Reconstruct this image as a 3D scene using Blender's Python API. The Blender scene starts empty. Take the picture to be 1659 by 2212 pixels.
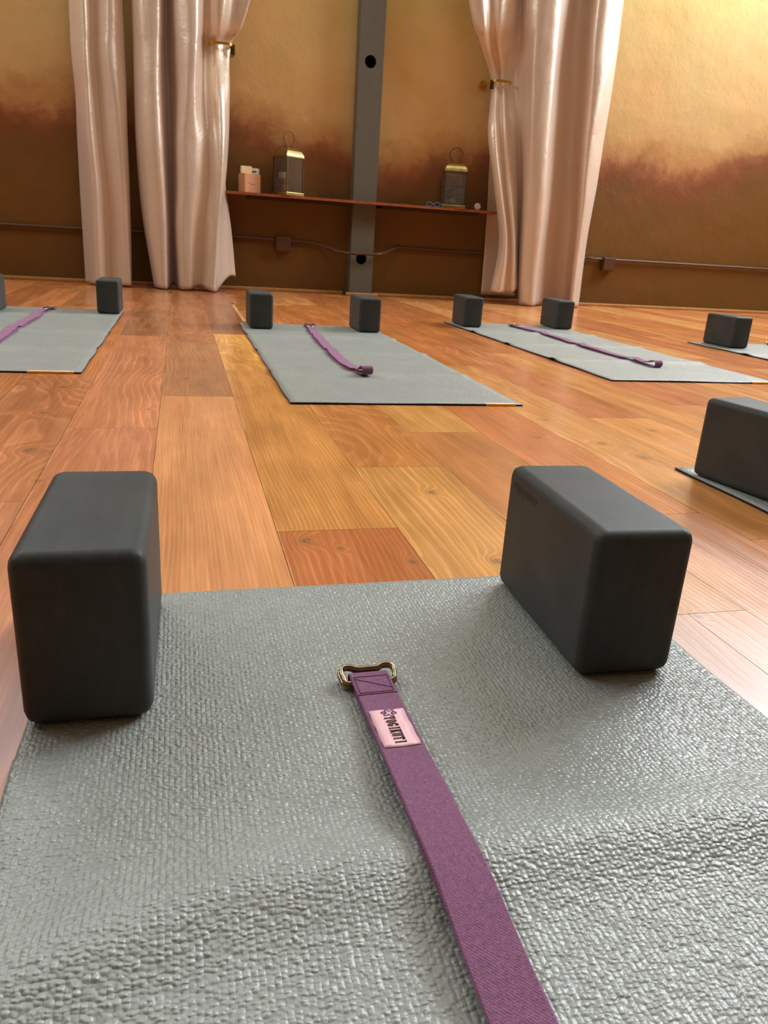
import bpy, bmesh, math, random
from mathutils import Vector, Matrix
from mathutils import noise as mnoise

C = bpy.context.scene.collection
S = bpy.context.scene
random.seed(7)

# ------------------------------------------------------------------ camera
cam_d = bpy.data.cameras.new('camera')
cam = bpy.data.objects.new('camera', cam_d)
C.objects.link(cam)
CAM_H = 0.393
cam.matrix_world = Matrix(((0.967518, 0.027211, -0.251332, 0.0),
                           (-0.245480, 0.338641, -0.908329, 0.0),
                           (0.060395, 0.940522, 0.334321, CAM_H),
                           (0, 0, 0, 1)))
cam_d.sensor_fit = 'VERTICAL'
cam_d.sensor_height = 36.0
cam_d.lens = 1633.0 / 2212.0 * 36.0
cam_d.clip_start = 0.02
cam_d.dof.use_dof = True
cam_d.dof.focus_distance = 0.85
cam_d.dof.aperture_fstop = 24.0
S.camera = cam

# ------------------------------------------------------------------ world, lights, exposure
w = bpy.data.worlds.new('world'); S.world = w
w.use_nodes = True
w.node_tree.nodes['Background'].inputs[0].default_value = (0.75, 0.85, 1.0, 1)
w.node_tree.nodes['Background'].inputs[1].default_value = 0.25

def area(name, loc, target, sx, sy, power, color, spread=180):
    l = bpy.data.lights.new(name, 'AREA'); l.shape = 'RECTANGLE'; l.size = sx; l.size_y = sy
    l.energy = power; l.color = color; l.spread = math.radians(spread)
    o = bpy.data.objects.new(name, l); C.objects.link(o); o.location = loc
    d = Vector(target) - Vector(loc)
    o.rotation_euler = d.to_track_quat('-Z', 'Y').to_euler()
    return o
# daylight: tall windows in the right and left walls, a high row in the back wall; plus an added soft ceiling fill
area('window_daylight_right', (6.45, 4.2, 4.0), (0.6, 1.6, 0.0), 2.8, 3.0, 560, (0.88, 0.94, 1.0))
area('window_daylight_left', (-4.05, 3.5, 4.2), (1.0, 2.0, 0.0), 2.6, 1.8, 120, (0.88, 0.94, 1.0))
area('high_window_daylight_right', (4.95, 5.93, 4.55), (4.95, 0.0, 3.0), 2.7, 2.2, 330, (0.86, 0.93, 1.0))
area('high_window_daylight_middle', (0.75, 5.93, 4.55), (0.75, 0.0, 3.0), 1.1, 2.2, 25, (0.88, 0.95, 1.0))
area('high_window_daylight_left', (-2.2, 5.93, 4.55), (-2.2, 0.0, 3.0), 2.3, 2.2, 130, (0.86, 0.93, 1.0))
area('ceiling_fill', (1.2, 1.9, 6.12), (1.2, 1.9, 0.0), 3.4, 2.6, 80, (1.0, 0.98, 0.93))  # warm overhead fill added to lift the back wall
def spot(name, loc, target, power, color, size=70, blend=0.8, r=0.06):
    l = bpy.data.lights.new(name, 'SPOT'); l.energy = power; l.color = color
    l.spot_size = math.radians(size); l.spot_blend = blend; l.shadow_soft_size = r
    o = bpy.data.objects.new(name, l); C.objects.link(o); o.location = loc
    o.rotation_euler = (Vector(target) - Vector(loc)).to_track_quat('-Z', 'Y').to_euler()
spot('wall_washer', (3.95, 5.0, 3.3), (3.8, 6.0, 2.3), 5, (1.0, 0.95, 0.62), 80)

S.view_settings.view_transform = 'Standard'
S.view_settings.look = 'None'
S.view_settings.gamma = 1.0
S.view_settings.use_curve_mapping = False
S.view_settings.exposure = -0.12

# ------------------------------------------------------------------ helpers
def lin(r, g, b):
    f = lambda c: (c/255/12.92) if c/255 <= 0.04045 else ((c/255+0.055)/1.055)**2.4
    return (f(r), f(g), f(b), 1.0)

class NT:
    def __init__(s, name):
        s.m = bpy.data.materials.new(name); s.m.use_nodes = True
        s.t = s.m.node_tree; s.b = s.t.nodes['Principled BSDF']
    def n(s, typ, **kw):
        x = s.t.nodes.new(typ)
        for k, v in kw.items():
            if hasattr(x, k) and not k.startswith('in_'): setattr(x, k, v)
        return x
    def set(s, x, **kw):
        for k, v in kw.items(): x.inputs[k.replace('_', ' ')].default_value = v
        return x
    def link(s, a, b): s.t.links.new(a, b)
    def _in(s, node, i, v):
        if isinstance(v, (int, float)): node.inputs[i].default_value = v
        elif isinstance(v, tuple): node.inputs[i].default_value = v
        else: s.link(v, node.inputs[i])
    def math(s, op, a, b=0.0, c=0.0, clamp=False):
        x = s.t.nodes.new('ShaderNodeMath'); x.operation = op; x.use_clamp = clamp
        s._in(x, 0, a); s._in(x, 1, b)
        if op in ('MULTIPLY_ADD', 'WRAP', 'SMOOTH_MIN'): s._in(x, 2, c)
        return x.outputs[0]
    def pos(s): return s.n('ShaderNodeNewGeometry').outputs['Position']
    def objc(s): return s.n('ShaderNodeTexCoord').outputs['Object']
    def sep(s, v):
        x = s.n('ShaderNodeSeparateXYZ'); s.link(v, x.inputs[0]); return x.outputs
    def comb(s, a, b, c):
        x = s.n('ShaderNodeCombineXYZ'); s._in(x, 0, a); s._in(x, 1, b); s._in(x, 2, c); return x.outputs[0]
    def map(s, v, scale=(1, 1, 1), rot=(0, 0, 0), loc=(0, 0, 0)):
        x = s.n('ShaderNodeMapping'); s.link(v, x.inputs[0])
        x.inputs['Scale'].default_value = scale; x.inputs['Rotation'].default_value = rot; x.inputs['Location'].default_value = loc
        return x.outputs[0]
    def noise(s, v, scale=5, detail=3, rough=0.5, dist=0.0):
        x = s.n('ShaderNodeTexNoise'); s.link(v, x.inputs['Vector'])
        s.set(x, Scale=scale, Detail=detail, Roughness=rough, Distortion=dist); return x.outputs['Fac']
    def voro(s, v, scale=5, rand=1.0, feature='F1', out='Distance'):
        x = s.n('ShaderNodeTexVoronoi', feature=feature); s.link(v, x.inputs['Vector'])
        s.set(x, Scale=scale, Randomness=rand)
        if feature == 'SMOOTH_F1': x.inputs['Smoothness'].default_value = 0.4
        return x.outputs[out]
    def ramp(s, fac, stops, interp='LINEAR'):
        x = s.n('ShaderNodeValToRGB'); s.link(fac, x.inputs[0]); e = x.color_ramp.elements
        x.color_ramp.interpolation = interp
        while len(e) < len(stops): e.new(0.5)
        for i, (p, c) in enumerate(stops):
            e[i].position = p; e[i].color = c if isinstance(c, tuple) else (c, c, c, 1)
        return x.outputs[0]
    def mix(s, fac, a, b, blend='MIX'):
        x = s.n('ShaderNodeMix', data_type='RGBA', blend_type=blend)
        s._in(x, 0, fac); s._in(x, 6, a); s._in(x, 7, b); return x.outputs[2]
    def rng(s, v, a, b, c, d, smooth=False):
        x = s.n('ShaderNodeMapRange')
        if smooth: x.interpolation_type = 'SMOOTHSTEP'
        s._in(x, 0, v)
        for i, q in enumerate((a, b, c, d)): s._in(x, i+1, q)
        return x.outputs[0]
    def bump(s, h, dist, strength=1.0, normal=None):
        x = s.n('ShaderNodeBump'); s.link(h, x.inputs['Height'])
        x.inputs['Distance'].default_value = dist; x.inputs['Strength'].default_value = strength
        if normal: s.link(normal, x.inputs['Normal'])
        return x.outputs[0]
    def out(s, **kw):
        for k, v in kw.items():
            i = s.b.inputs[k.replace('_', ' ')]
            if isinstance(v, (int, float, tuple)): i.default_value = v
            else: s.link(v, i)
        return s.m

def simple(name, col, rough=0.5, metal=0.0, var=0.12, scale=40, bump=0.0, **kw):
    t = NT(name); v = t.objc()
    n = t.noise(v, scale, 3)
    f = t.rng(n, 0.3, 0.7, 1-var, 1+var)
    c = t.mix(1.0, col, t.comb(f, f, f), 'MULTIPLY')
    t.out(Base_Color=c, Roughness=rough, Metallic=metal, **kw)
    if bump: t.out(Normal=t.bump(n, bump, 0.5))
    return t.m

def obj(name, bm, mats, parent=None, smooth=False, autos=None):
    me = bpy.data.meshes.new(name)
    bmesh.ops.recalc_face_normals(bm, faces=bm.faces) if autos != 'norecalc' else None
    bm.to_mesh(me); bm.free()
    o = bpy.data.objects.new(name, me); C.objects.link(o)
    for m in (mats if isinstance(mats, (list, tuple)) else [mats]): me.materials.append(m)
    if smooth:
        for p in me.polygons: p.use_smooth = True
    if parent: o.parent = parent
    return o
def tag(o, label=None, cat=None, group=None, kind=None):
    if label: o['label'] = label
    if cat: o['category'] = cat
    if group: o['group'] = group
    if kind: o['kind'] = kind
    return o
def empty(name, loc, rz=0, label=None, cat=None, group=None):
    o = bpy.data.objects.new(name, None); C.objects.link(o); o.location = loc; o.rotation_euler = (0, 0, rz)
    o.empty_display_size = 0.05
    return tag(o, label, cat, group)
def copy_tree(o, parent=None):
    c = o.copy(); C.objects.link(c); c.parent = parent
    for ch in list(o.children): copy_tree(ch, c)
    return c

def box(bm, x0, x1, y0, y1, z0, z1, mi=0, bevel=0.0, seg=2):
    vs = [bm.verts.new(p) for p in ((x0,y0,z0),(x1,y0,z0),(x1,y1,z0),(x0,y1,z0),(x0,y0,z1),(x1,y0,z1),(x1,y1,z1),(x0,y1,z1))]
    fs = [bm.faces.new([vs[i] for i in q]) for q in ((3,2,1,0),(4,5,6,7),(0,1,5,4),(1,2,6,5),(2,3,7,6),(3,0,4,7))]
    for f in fs: f.material_index = mi
    if bevel:
        es = list({e for f in fs for e in f.edges})
        r = bmesh.ops.bevel(bm, geom=es, offset=bevel, segments=seg, profile=0.5, affect='EDGES')
        for f in r['faces']: f.material_index = mi
    return vs
def tube(bm, pts, r, n=10, closed=False, mi=0, cap=True):
    pts = [Vector(p) for p in pts]; N = len(pts); rings = []
    up = Vector((0, 0, 1)); prev = None
    for i, p in enumerate(pts):
        if closed: t = pts[(i+1) % N] - pts[i-1]
        else: t = pts[min(i+1, N-1)] - pts[max(i-1, 0)]
        t.normalize()
        if prev is None:
            a = up if abs(t.z) < 0.9 else Vector((1, 0, 0))
            u = t.cross(a).normalized()
        else:
            u = (prev - t*prev.dot(t)).normalized()
        prev = u; v = t.cross(u)
        rr = r[i] if isinstance(r, (list, tuple)) else r
        rings.append([bm.verts.new(p + (u*math.cos(2*math.pi*k/n) + v*math.sin(2*math.pi*k/n))*rr) for k in range(n)])
    for i in range(N if closed else N-1):
        a, b = rings[i], rings[(i+1) % N]
        for k in range(n):
            f = bm.faces.new((a[k], a[(k+1) % n], b[(k+1) % n], b[k])); f.smooth = True; f.material_index = mi
    if not closed and cap:
        bm.faces.new(rings[0][::-1]).material_index = mi; bm.faces.new(rings[-1]).material_index = mi
def lathe(bm, prof, c=(0, 0, 0), n=24, mi=0, axis='Z'):
    rings = []
    for r, z in prof:
        ring = []
        for k in range(n):
            a = 2*math.pi*k/n
            p = (r*math.cos(a), r*math.sin(a), z) if axis == 'Z' else (r*math.cos(a), z, r*math.sin(a))
            ring.append(bm.verts.new((c[0]+p[0], c[1]+p[1], c[2]+p[2])))
        rings.append(ring)
    for i in range(len(rings)-1):
        for k in range(n):
            f = bm.faces.new((rings[i][k], rings[i][(k+1) % n], rings[i+1][(k+1) % n], rings[i+1][k])); f.smooth = True; f.material_index = mi
    bm.faces.new(rings[0][::-1]).material_index = mi; bm.faces.new(rings[-1]).material_index = mi
def cr(p0, p1, p2, p3, t):
    return 0.5*((2*p1) + (-p0+p2)*t + (2*p0-5*p1+4*p2-p3)*t*t + (-p0+3*p1-3*p2+p3)*t*t*t)
def crv(P, s):
    i = min(int(s), len(P)-2); t = s - i
    g = lambda k: P[max(0, min(len(P)-1, k))]
    return cr(g(i-1), g(i), g(i+1), g(i+2), t)
def smooth_path(pts, n=8):
    P = [Vector(p) for p in pts]
    return [crv(P, k/n) for k in range((len(P)-1)*n+1)]

# ------------------------------------------------------------------ materials
def wood_floor():
    t = NT('oiled_plank_floor')
    P = t.pos(); X, Y, Z = t.sep(P)
    tint = t.n('ShaderNodeAttribute', attribute_name='tint').outputs['Color']
    par = t.n('ShaderNodeAttribute', attribute_name='par').outputs['Color']
    pr = t.n('ShaderNodeSeparateColor'); t.link(par, pr.inputs[0])
    seed, fig, edge = pr.outputs
    so = t.math('MULTIPLY', seed, 37.0)
    # knots
    tot = None; core = None
    for kx, ky, r in KNOTS:
        d = t.n('ShaderNodeVectorMath', operation='DISTANCE')
        t.link(t.comb(X, t.math('MULTIPLY', Y, 0.8), 0.0), d.inputs[0]); d.inputs[1].default_value = (kx, ky*0.8, 0)
        dd = t.math('DIVIDE', d.outputs['Value'], r)
        g = t.math('EXPONENT', t.math('MULTIPLY', t.math('MULTIPLY', dd, dd), -0.32))
        c = t.rng(dd, 0.9, 0.25, 0.0, 1.0, True)
        tot = g if tot is None else t.math('ADD', tot, g)
        core = c if core is None else t.math('MAXIMUM', core, c)
    lowv = t.comb(t.math('ADD', t.math('MULTIPLY', X, 3.6), so), t.math('MULTIPLY', Y, 0.85), so)
    low = t.noise(lowv, 1.0, 2, 0.45, 0.25)
    wob = t.noise(t.comb(t.math('MULTIPLY', X, 30.0), t.math('MULTIPLY', Y, 9.0), so), 1.0, 2, 0.5)
    straight = t.math('ADD', t.math('MULTIPLY', X, 6.5), t.math('MULTIPLY', low, 0.35))
    field = t.n('ShaderNodeMix'); t.link(fig, field.inputs[0]); t.link(straight, field.inputs[2]); t.link(low, field.inputs[3])
    fld = t.math('ADD', field.outputs[0], t.math('MULTIPLY', tot, 0.09))
    fld = t.math('ADD', fld, t.math('MULTIPLY', wob, 0.018))
    ring = t.math('FRACT', t.math('MULTIPLY', fld, 26.0))
    line = t.ramp(ring, [(0.0, 0.0), (0.5, 0.12), (0.82, 1.0), (0.92, 0.2), (1.0, 0.0)])
    fibre = t.noise(t.comb(t.math('MULTIPLY', X, 230.0), t.math('MULTIPLY', Y, 5.0), so), 1.0, 4, 0.65)
    broad = t.noise(t.comb(t.math('MULTIPLY', X, 16.0), t.math('MULTIPLY', Y, 1.6), so), 1.0, 3, 0.6)
    blotch = t.noise(t.comb(t.math('MULTIPLY', X, 9.0), t.math('MULTIPLY', Y, 6.0), so), 1.0, 3, 0.55)
    f1 = t.rng(fibre, 0.3, 0.7, 0.84, 1.14)
    f2 = t.rng(broad, 0.3, 0.7, 0.80, 1.16)
    f3 = t.rng(blotch, 0.3, 0.75, 0.90, 1.08)
    f = t.math('MULTIPLY', t.math('MULTIPLY', f1, f2), f3)
    col = t.mix(1.0, tint, t.comb(f, t.math('POWER', f, 1.12), t.math('POWER', f, 1.3)), 'MULTIPLY')
    amt = t.rng(t.noise(t.comb(t.math('MULTIPLY', X, 4.0), t.math('MULTIPLY', Y, 1.2), so), 1.0, 1), 0.35, 0.65, 0.20, 0.62)
    amt = t.math('MULTIPLY', amt, t.rng(fig, 0.0, 1.0, 0.6, 0.9))
    hi = t.mix(1.0, col, (1.75, 1.85, 1.9, 1), 'MULTIPLY')
    col = t.mix(t.math('MULTIPLY', line, amt), col, hi)
    kd = t.rng(tot, 0.35, 1.0, 0.0, 0.45, True)
    col = t.mix(kd, col, lin(150, 105, 60))
    col = t.mix(t.math('MULTIPLY', core, t.rng(t.noise(P, 160.0, 2), 0.4, 0.6, 0.05, 0.75)), col, lin(96, 78, 56))
    # worn pale arris along the long seams
    pale = t.math('MULTIPLY', edge, t.rng(t.noise(P, 7.0, 3), 0.45, 0.6, 0.0, 0.75))
    col = t.mix(pale, col, lin(236, 190, 130))
    rg = t.rng(t.noise(t.comb(t.math('MULTIPLY', X, 40.0), t.math('MULTIPLY', Y, 4.0), so), 1.0, 3), 0.3, 0.7, 0.19, 0.29)
    t.out(Base_Color=col, Roughness=rg)
    t.b.inputs['Specular IOR Level'].default_value = 0.33
    hgt = t.math('ADD', t.math('MULTIPLY', fibre, 0.5), t.math('MULTIPLY', line, 0.35))
    big = t.noise(t.comb(t.math('MULTIPLY', X, 7.0), t.math('MULTIPLY', Y, 2.0), so), 1.0, 2)
    b0 = t.bump(big, 0.004, 0.35)
    t.out(Normal=t.bump(hgt, 0.0004, 0.5, b0))
    return t.m

def wall_paint():
    t = NT('mural_plaster_paint')
    P = t.pos(); X, Y, Z = t.sep(P)
    xs = t.rng(X, -1.5, 5.5, 0.0, 1.0)
    T = t.ramp(xs, [(0.0, 0.36), (0.085, 0.36), (0.27, 0.36), (0.36, 0.26), (0.44, 0.17), (0.53, 0.32), (0.72, 0.36), (0.81, 0.31), (0.87, 0.48), (0.95, 0.62)], 'EASE')
    n1 = t.noise(t.map(P, (2.4, 1, 3.0)), 1.0, 5, 0.6, 0.6)
    n2 = t.noise(t.map(P, (9, 1, 7.0)), 1.0, 5, 0.65, 0.4)
    d = t.math('SUBTRACT', Z, t.math('ADD', T, 0.72))
    d = t.math('ADD', d, t.math('MULTIPLY', t.math('SUBTRACT', n1, 0.5), 0.42))
    d = t.math('ADD', d, t.math('MULTIPLY', t.math('SUBTRACT', n2, 0.5), 0.18))
    u = t.rng(d, -1.0, 1.4, 0.0, 1.0)
    col = t.ramp(u, [(0.0, lin(108, 76, 30)), (0.22, lin(116, 82, 32)), (0.33, lin(116, 80, 34)), (0.385, lin(126, 76, 38)), (0.42, lin(146, 92, 56)), (0.455, lin(180, 134, 82)), (0.52, lin(206, 168, 110)), (0.66, lin(212, 178, 118)), (0.82, lin(215, 186, 120)), (1.0, lin(218, 204, 126))])  # yellower top stops paint in the light glow high on the wall
    pat = t.rng(t.noise(t.map(P, (1.3, 1, 1.1)), 1.0, 4, 0.55), 0.36, 0.66, 0.0, 1.0)
    col = t.mix(t.math('MULTIPLY', pat, 0.28), col, t.mix(1.0, col, (1.25, 0.86, 0.62, 1), 'MULTIPLY'))
    pat2 = t.rng(t.noise(t.map(P, (3.3, 1, 4.1), loc=(5, 2, 1)), 1.0, 5, 0.6), 0.42, 0.62, 0.0, 1.0)
    col = t.mix(t.math('MULTIPLY', pat2, 0.42), col, t.mix(1.0, col, (0.80, 0.88, 0.72, 1), 'MULTIPLY'))
    t.out(Base_Color=col, Roughness=0.52)
    t.b.inputs['Specular IOR Level'].default_value = 0.35
    bn = t.noise(P, 3.0, 6, 0.55)
    bn2 = t.noise(P, 34.0, 3, 0.5)
    t.out(Normal=t.bump(t.math('ADD', bn, t.math('MULTIPLY', bn2, 0.10)), 0.02, 0.55))
    return t.m

def satin():
    t = NT('champagne_satin')
    P = t.pos(); X, Y, Z = t.sep(P)
    thr = t.noise(t.comb(t.math('MULTIPLY', X, 60.0), t.math('MULTIPLY', Y, 60.0), t.math('MULTIPLY', Z, 900.0)), 1.0, 2)
    slub = t.noise(t.comb(t.math('MULTIPLY', X, 9.0), t.math('MULTIPLY', Y, 9.0), t.math('MULTIPLY', Z, 120.0)), 1.0, 3)
    f = t.math('MULTIPLY', t.rng(thr, 0.3, 0.7, 0.94, 1.06), t.rng(slub, 0.3, 0.7, 0.975, 1.025))
    col = t.mix(1.0, lin(227, 207, 184), t.comb(f, f, f), 'MULTIPLY')
    t.out(Base_Color=col, Roughness=0.33, Metallic=0.28)
    t.b.inputs['Specular IOR Level'].default_value = 0.8
    t.b.inputs['Specular Tint'].default_value = (1.0, 0.93, 0.98, 1)
    t.b.inputs['Sheen Weight'].default_value = 0.25
    t.b.inputs['Sheen Roughness'].default_value = 0.4
    t.b.inputs['Sheen Tint'].default_value = (0.9, 0.82, 1.0, 1)
    b1 = t.bump(slub, 0.0005, 0.4)
    wr = t.noise(t.comb(t.math('MULTIPLY', X, 12.0), t.math('MULTIPLY', Y, 12.0), t.math('MULTIPLY', Z, 7.0)), 1.0, 4, 0.6, 0.8)
    t.out(Normal=t.bump(wr, 0.008, 0.5, b1))
    return t.m

def mat_pvc():
    t = NT('ribbed_grey_mat')
    O = t.objc(); X, Y, Z = t.sep(O)
    wx = t.noise(O, 60.0, 2); wy = t.noise(t.map(O, (1, 1, 1), loc=(3, 1, 0)), 90.0, 2)
    px = t.math('DIVIDE', t.math('ADD', X, t.math('MULTIPLY', wx, 0.0014)), 0.0042)
    py = t.math('DIVIDE', t.math('ADD', Y, t.math('MULTIPLY', wy, 0.0045)), 0.0031)
    dome = t.voro(t.comb(px, py, 0.0), 1.0, 0.72, 'SMOOTH_F1')
    rib = t.math('ABSOLUTE', t.math('SINE', t.math('MULTIPLY', px, math.pi)))
    rib = t.math('POWER', rib, 0.5)
    ramt = t.rng(t.noise(O, 120.0, 2), 0.35, 0.6, 0.05, 0.30)
    hgt = t.math('ADD', t.math('MULTIPLY', t.math('SUBTRACT', 0.8, dome), 1.15), t.math('MULTIPLY', rib, ramt))
    fine = t.noise(O, 900.0, 2)
    hgt = t.math('ADD', hgt, t.math('MULTIPLY', fine, 0.10))
    pat = t.noise(O, 14.0, 3)
    f = t.math('MULTIPLY', t.rng(pat, 0.3, 0.7, 0.94, 1.06), t.rng(hgt, 0.2, 1.1, 0.80, 1.08))
    col = t.mix(1.0, lin(157, 163, 156), t.comb(f, f, f), 'MULTIPLY')
    t.out(Base_Color=col, Roughness=0.34, Normal=t.bump(hgt, 0.0013, 1.0))
    t.b.inputs['Specular IOR Level'].default_value = 0.62
    return t.m

def foam():
    t = NT('charcoal_foam')
    O = t.objc()
    n = t.noise(O, 9.0, 4, 0.6); n2 = t.noise(O, 700.0, 2)
    st = t.noise(t.map(O, (60, 5, 12)), 1.0, 3, 0.6)
    f = t.math('MULTIPLY', t.rng(n, 0.3, 0.7, 0.80, 1.2), t.rng(n2, 0.3, 0.7, 0.93, 1.07))
    f = t.math('MULTIPLY', f, t.rng(st, 0.3, 0.75, 0.88, 1.14))
    col = t.mix(1.0, lin(70, 73, 71), t.comb(f, f, f), 'MULTIPLY')
    t.out(Base_Color=col, Roughness=0.5, Normal=t.bump(n2, 0.0004, 0.4))
    t.b.inputs['Specular IOR Level'].default_value = 0.14
    return t.m

def webbing():
    t = NT('plum_cotton_webbing')
    O = t.objc(); X, Y, Z = t.sep(O)
    a = t.noise(O, 900.0, 2); b = t.noise(O, 260.0, 3, 0.6)
    tw = t.math('SINE', t.math('MULTIPLY', t.math('ADD', Y, t.math('MULTIPLY', X, 1.0)), 2600.0))
    f = t.math('MULTIPLY', t.rng(a, 0.3, 0.7, 0.72, 1.30), t.rng(b, 0.3, 0.7, 0.85, 1.15))
    col = t.mix(1.0, lin(128, 84, 112), t.comb(f, f, f), 'MULTIPLY')
    t.out(Base_Color=col, Roughness=0.9, Normal=t.bump(t.math('ADD', t.math('MULTIPLY', tw, 0.14), a), 0.0005, 0.8))
    t.b.inputs['Sheen Weight'].default_value = 0.5
    t.b.inputs['Sheen Tint'].default_value = (0.9, 0.6, 0.85, 1)
    t.b.inputs['Specular IOR Level'].default_value = 0.2
    return t.m

def glass(name='clear_glass', milk=0.0):
    t = NT(name)
    nt = t.t; tr = t.n('ShaderNodeBsdfTransparent'); gl = t.n('ShaderNodeBsdfGlossy'); mx = t.n('ShaderNodeMixShader')
    tr.inputs[0].default_value = (0.975, 0.975, 0.98, 1); gl.inputs['Roughness'].default_value = 0.08
    n = t.noise(t.objc(), 25.0, 2); fr = t.n('ShaderNodeFresnel'); fr.inputs[0].default_value = 1.5
    fac = t.math('ADD', t.math('MULTIPLY', fr.outputs[0], 0.6), t.math('MULTIPLY', n, 0.01))
    t.link(fac, mx.inputs[0]); t.link(tr.outputs[0], mx.inputs[1]); t.link(gl.outputs[0], mx.inputs[2])
    last = mx.outputs[0]
    if milk:
        df = t.n('ShaderNodeBsdfDiffuse'); df.inputs[0].default_value = (0.62, 0.62, 0.62, 1); m2 = t.n('ShaderNodeMixShader')
        t.link(t.rng(t.noise(t.map(t.objc(), (14, 14, 40)), 1.0, 2), 0.35, 0.65, milk*.6, milk*1.4), m2.inputs[0])
        t.link(mx.outputs[0], m2.inputs[1]); t.link(df.outputs[0], m2.inputs[2]); last = m2.outputs[0]
    nt.links.new(last, nt.nodes['Material Output'].inputs[0])
    return t.m

KNOTS = [(-0.297,2.054,.014),(-0.276,1.447,.017),(-0.298,1.754,.012),(-0.23,1.257,.006),(-0.082,1.798,.006),(0.066,2.517,.010),(0.006,2.202,.014),(0.039,2.106,.017),
         (0.157,0.962,.013),(0.199,0.929,.006),(0.285,0.875,.008),(0.402,1.157,.010),(0.40,0.864,.010),(0.875,1.705,.010),(0.774,1.528,.010),(0.903,1.473,.014),(0.937,1.358,.016),(1.11,1.594,.012),(1.101,2.192,.014),(0.581,0.681,.006),(1.25,2.7,.012),(0.95,2.05,.010)]
M = {}
M['floor'] = wood_floor(); M['gap'] = simple('dark_floor_gap', (0.02, 0.01, 0.006, 1), 0.9)
M['wall'] = wall_paint(); M['satin'] = satin(); M['mat'] = mat_pvc(); M['foam'] = foam(); M['web'] = webbing(); M['glass'] = glass(); M['milky'] = glass('milky_lantern_glass', 0.015); M['reflect_tint'] = glass('reflection_tinted_lantern_glass', 0.06)  # left panes faintly milky; grey on right panes stands in for reflected windows
M['mat_under_shade'] = simple('black_mat_under_shade', lin(26, 26, 26), 0.8)  # sides wear this black too, painting in shadow under lifted edges
M['brass'] = simple('antique_brass', lin(168, 148, 88), 0.32, 0.9, 0.18, 30)
M['darkbrass'] = simple('darkened_brass', lin(92, 76, 44), 0.42, 0.85, 0.2, 40)
M['gold'] = simple('gilt_metal', lin(214, 165, 74), 0.35, 0.8, 0.1, 30)
M['buckle'] = simple('polished_pale_brass', lin(166, 146, 118), 0.16, 1.0, 0.06, 60)
M['post'] = simple('grey_green_painted_post', lin(98, 95, 81), 0.55, 0, 0.06, 14, 0.001)
M['hole'] = simple('black_recess', lin(6, 6, 7), 0.9)
M['shelf'] = simple('reddish_stained_shelf_wood', lin(150, 84, 48), 0.42, 0, 0.15, 25)
M['cleat'] = simple('dark_stained_wood', lin(52, 30, 18), 0.6, 0, 0.15, 25)
M['pipe'] = simple('brown_painted_conduit', lin(88, 58, 38), 0.42, 0, 0.12, 25)
M['trim'] = simple('golden_pine_trim', lin(186, 132, 70), 0.5, 0, 0.12, 22)
M['ceiling'] = simple('warm_white_ceiling_paint', lin(176, 160, 134), 0.8, 0, 0.04, 6)
M['sidewall'] = simple('tan_plaster_paint', lin(160, 134, 100), 0.7, 0, 0.08, 3)
M['rearwall'] = simple('brown_plaster_paint', lin(56, 40, 26), 0.8, 0, 0.08, 3)
M['winframe'] = simple('white_window_frame', lin(225, 222, 214), 0.5)
M['kraft'] = simple('pink_kraft_card', lin(216, 160, 118), 0.75, 0, 0.06, 40)
M['print'] = simple('brown_printed_mark', lin(176, 116, 84), 0.75)
M['cream'] = simple('cream_card', lin(246, 226, 178), 0.65, 0, 0.04)
M['white'] = simple('white_card', lin(240, 240, 240), 0.6, 0, 0.04)
M['black'] = simple('black_plastic', lin(28, 26, 26), 0.35)
M['blue'] = simple('blue_plastic', lin(74, 126, 176), 0.4)
M['wax'] = simple('yellow_candle_wax', lin(252, 236, 130), 0.5, 0, 0.08)
M['label'] = simple('pink_satin_label', lin(255, 205, 212), 0.38, 0, 0.04, 60, 0.0005)
M['ink'] = simple('black_thread', lin(36, 26, 34), 0.8)
M['violet'] = simple('violet_thread', lin(104, 62, 130), 0.8)
M['stitch'] = simple('dark_plum_stitching', lin(84, 40, 76), 0.9)
M['tag'] = simple('orange_yellow_tag', lin(250, 200, 90), 0.6)
M['tagpink'] = simple('pale_pink_tag', lin(240, 200, 205), 0.6)
M['emboss'] = simple('darker_charcoal_foam', lin(52, 52, 48), 0.7)
M['dial'] = simple('ivory_dial', lin(232, 222, 196), 0.5)
# ------------------------------------------------------------------ the room
WY = 6.02                                    # plane of the painted back wall
X0, X1, Y0, HC = -4.2, 6.6, -6.5, 6.2

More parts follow.
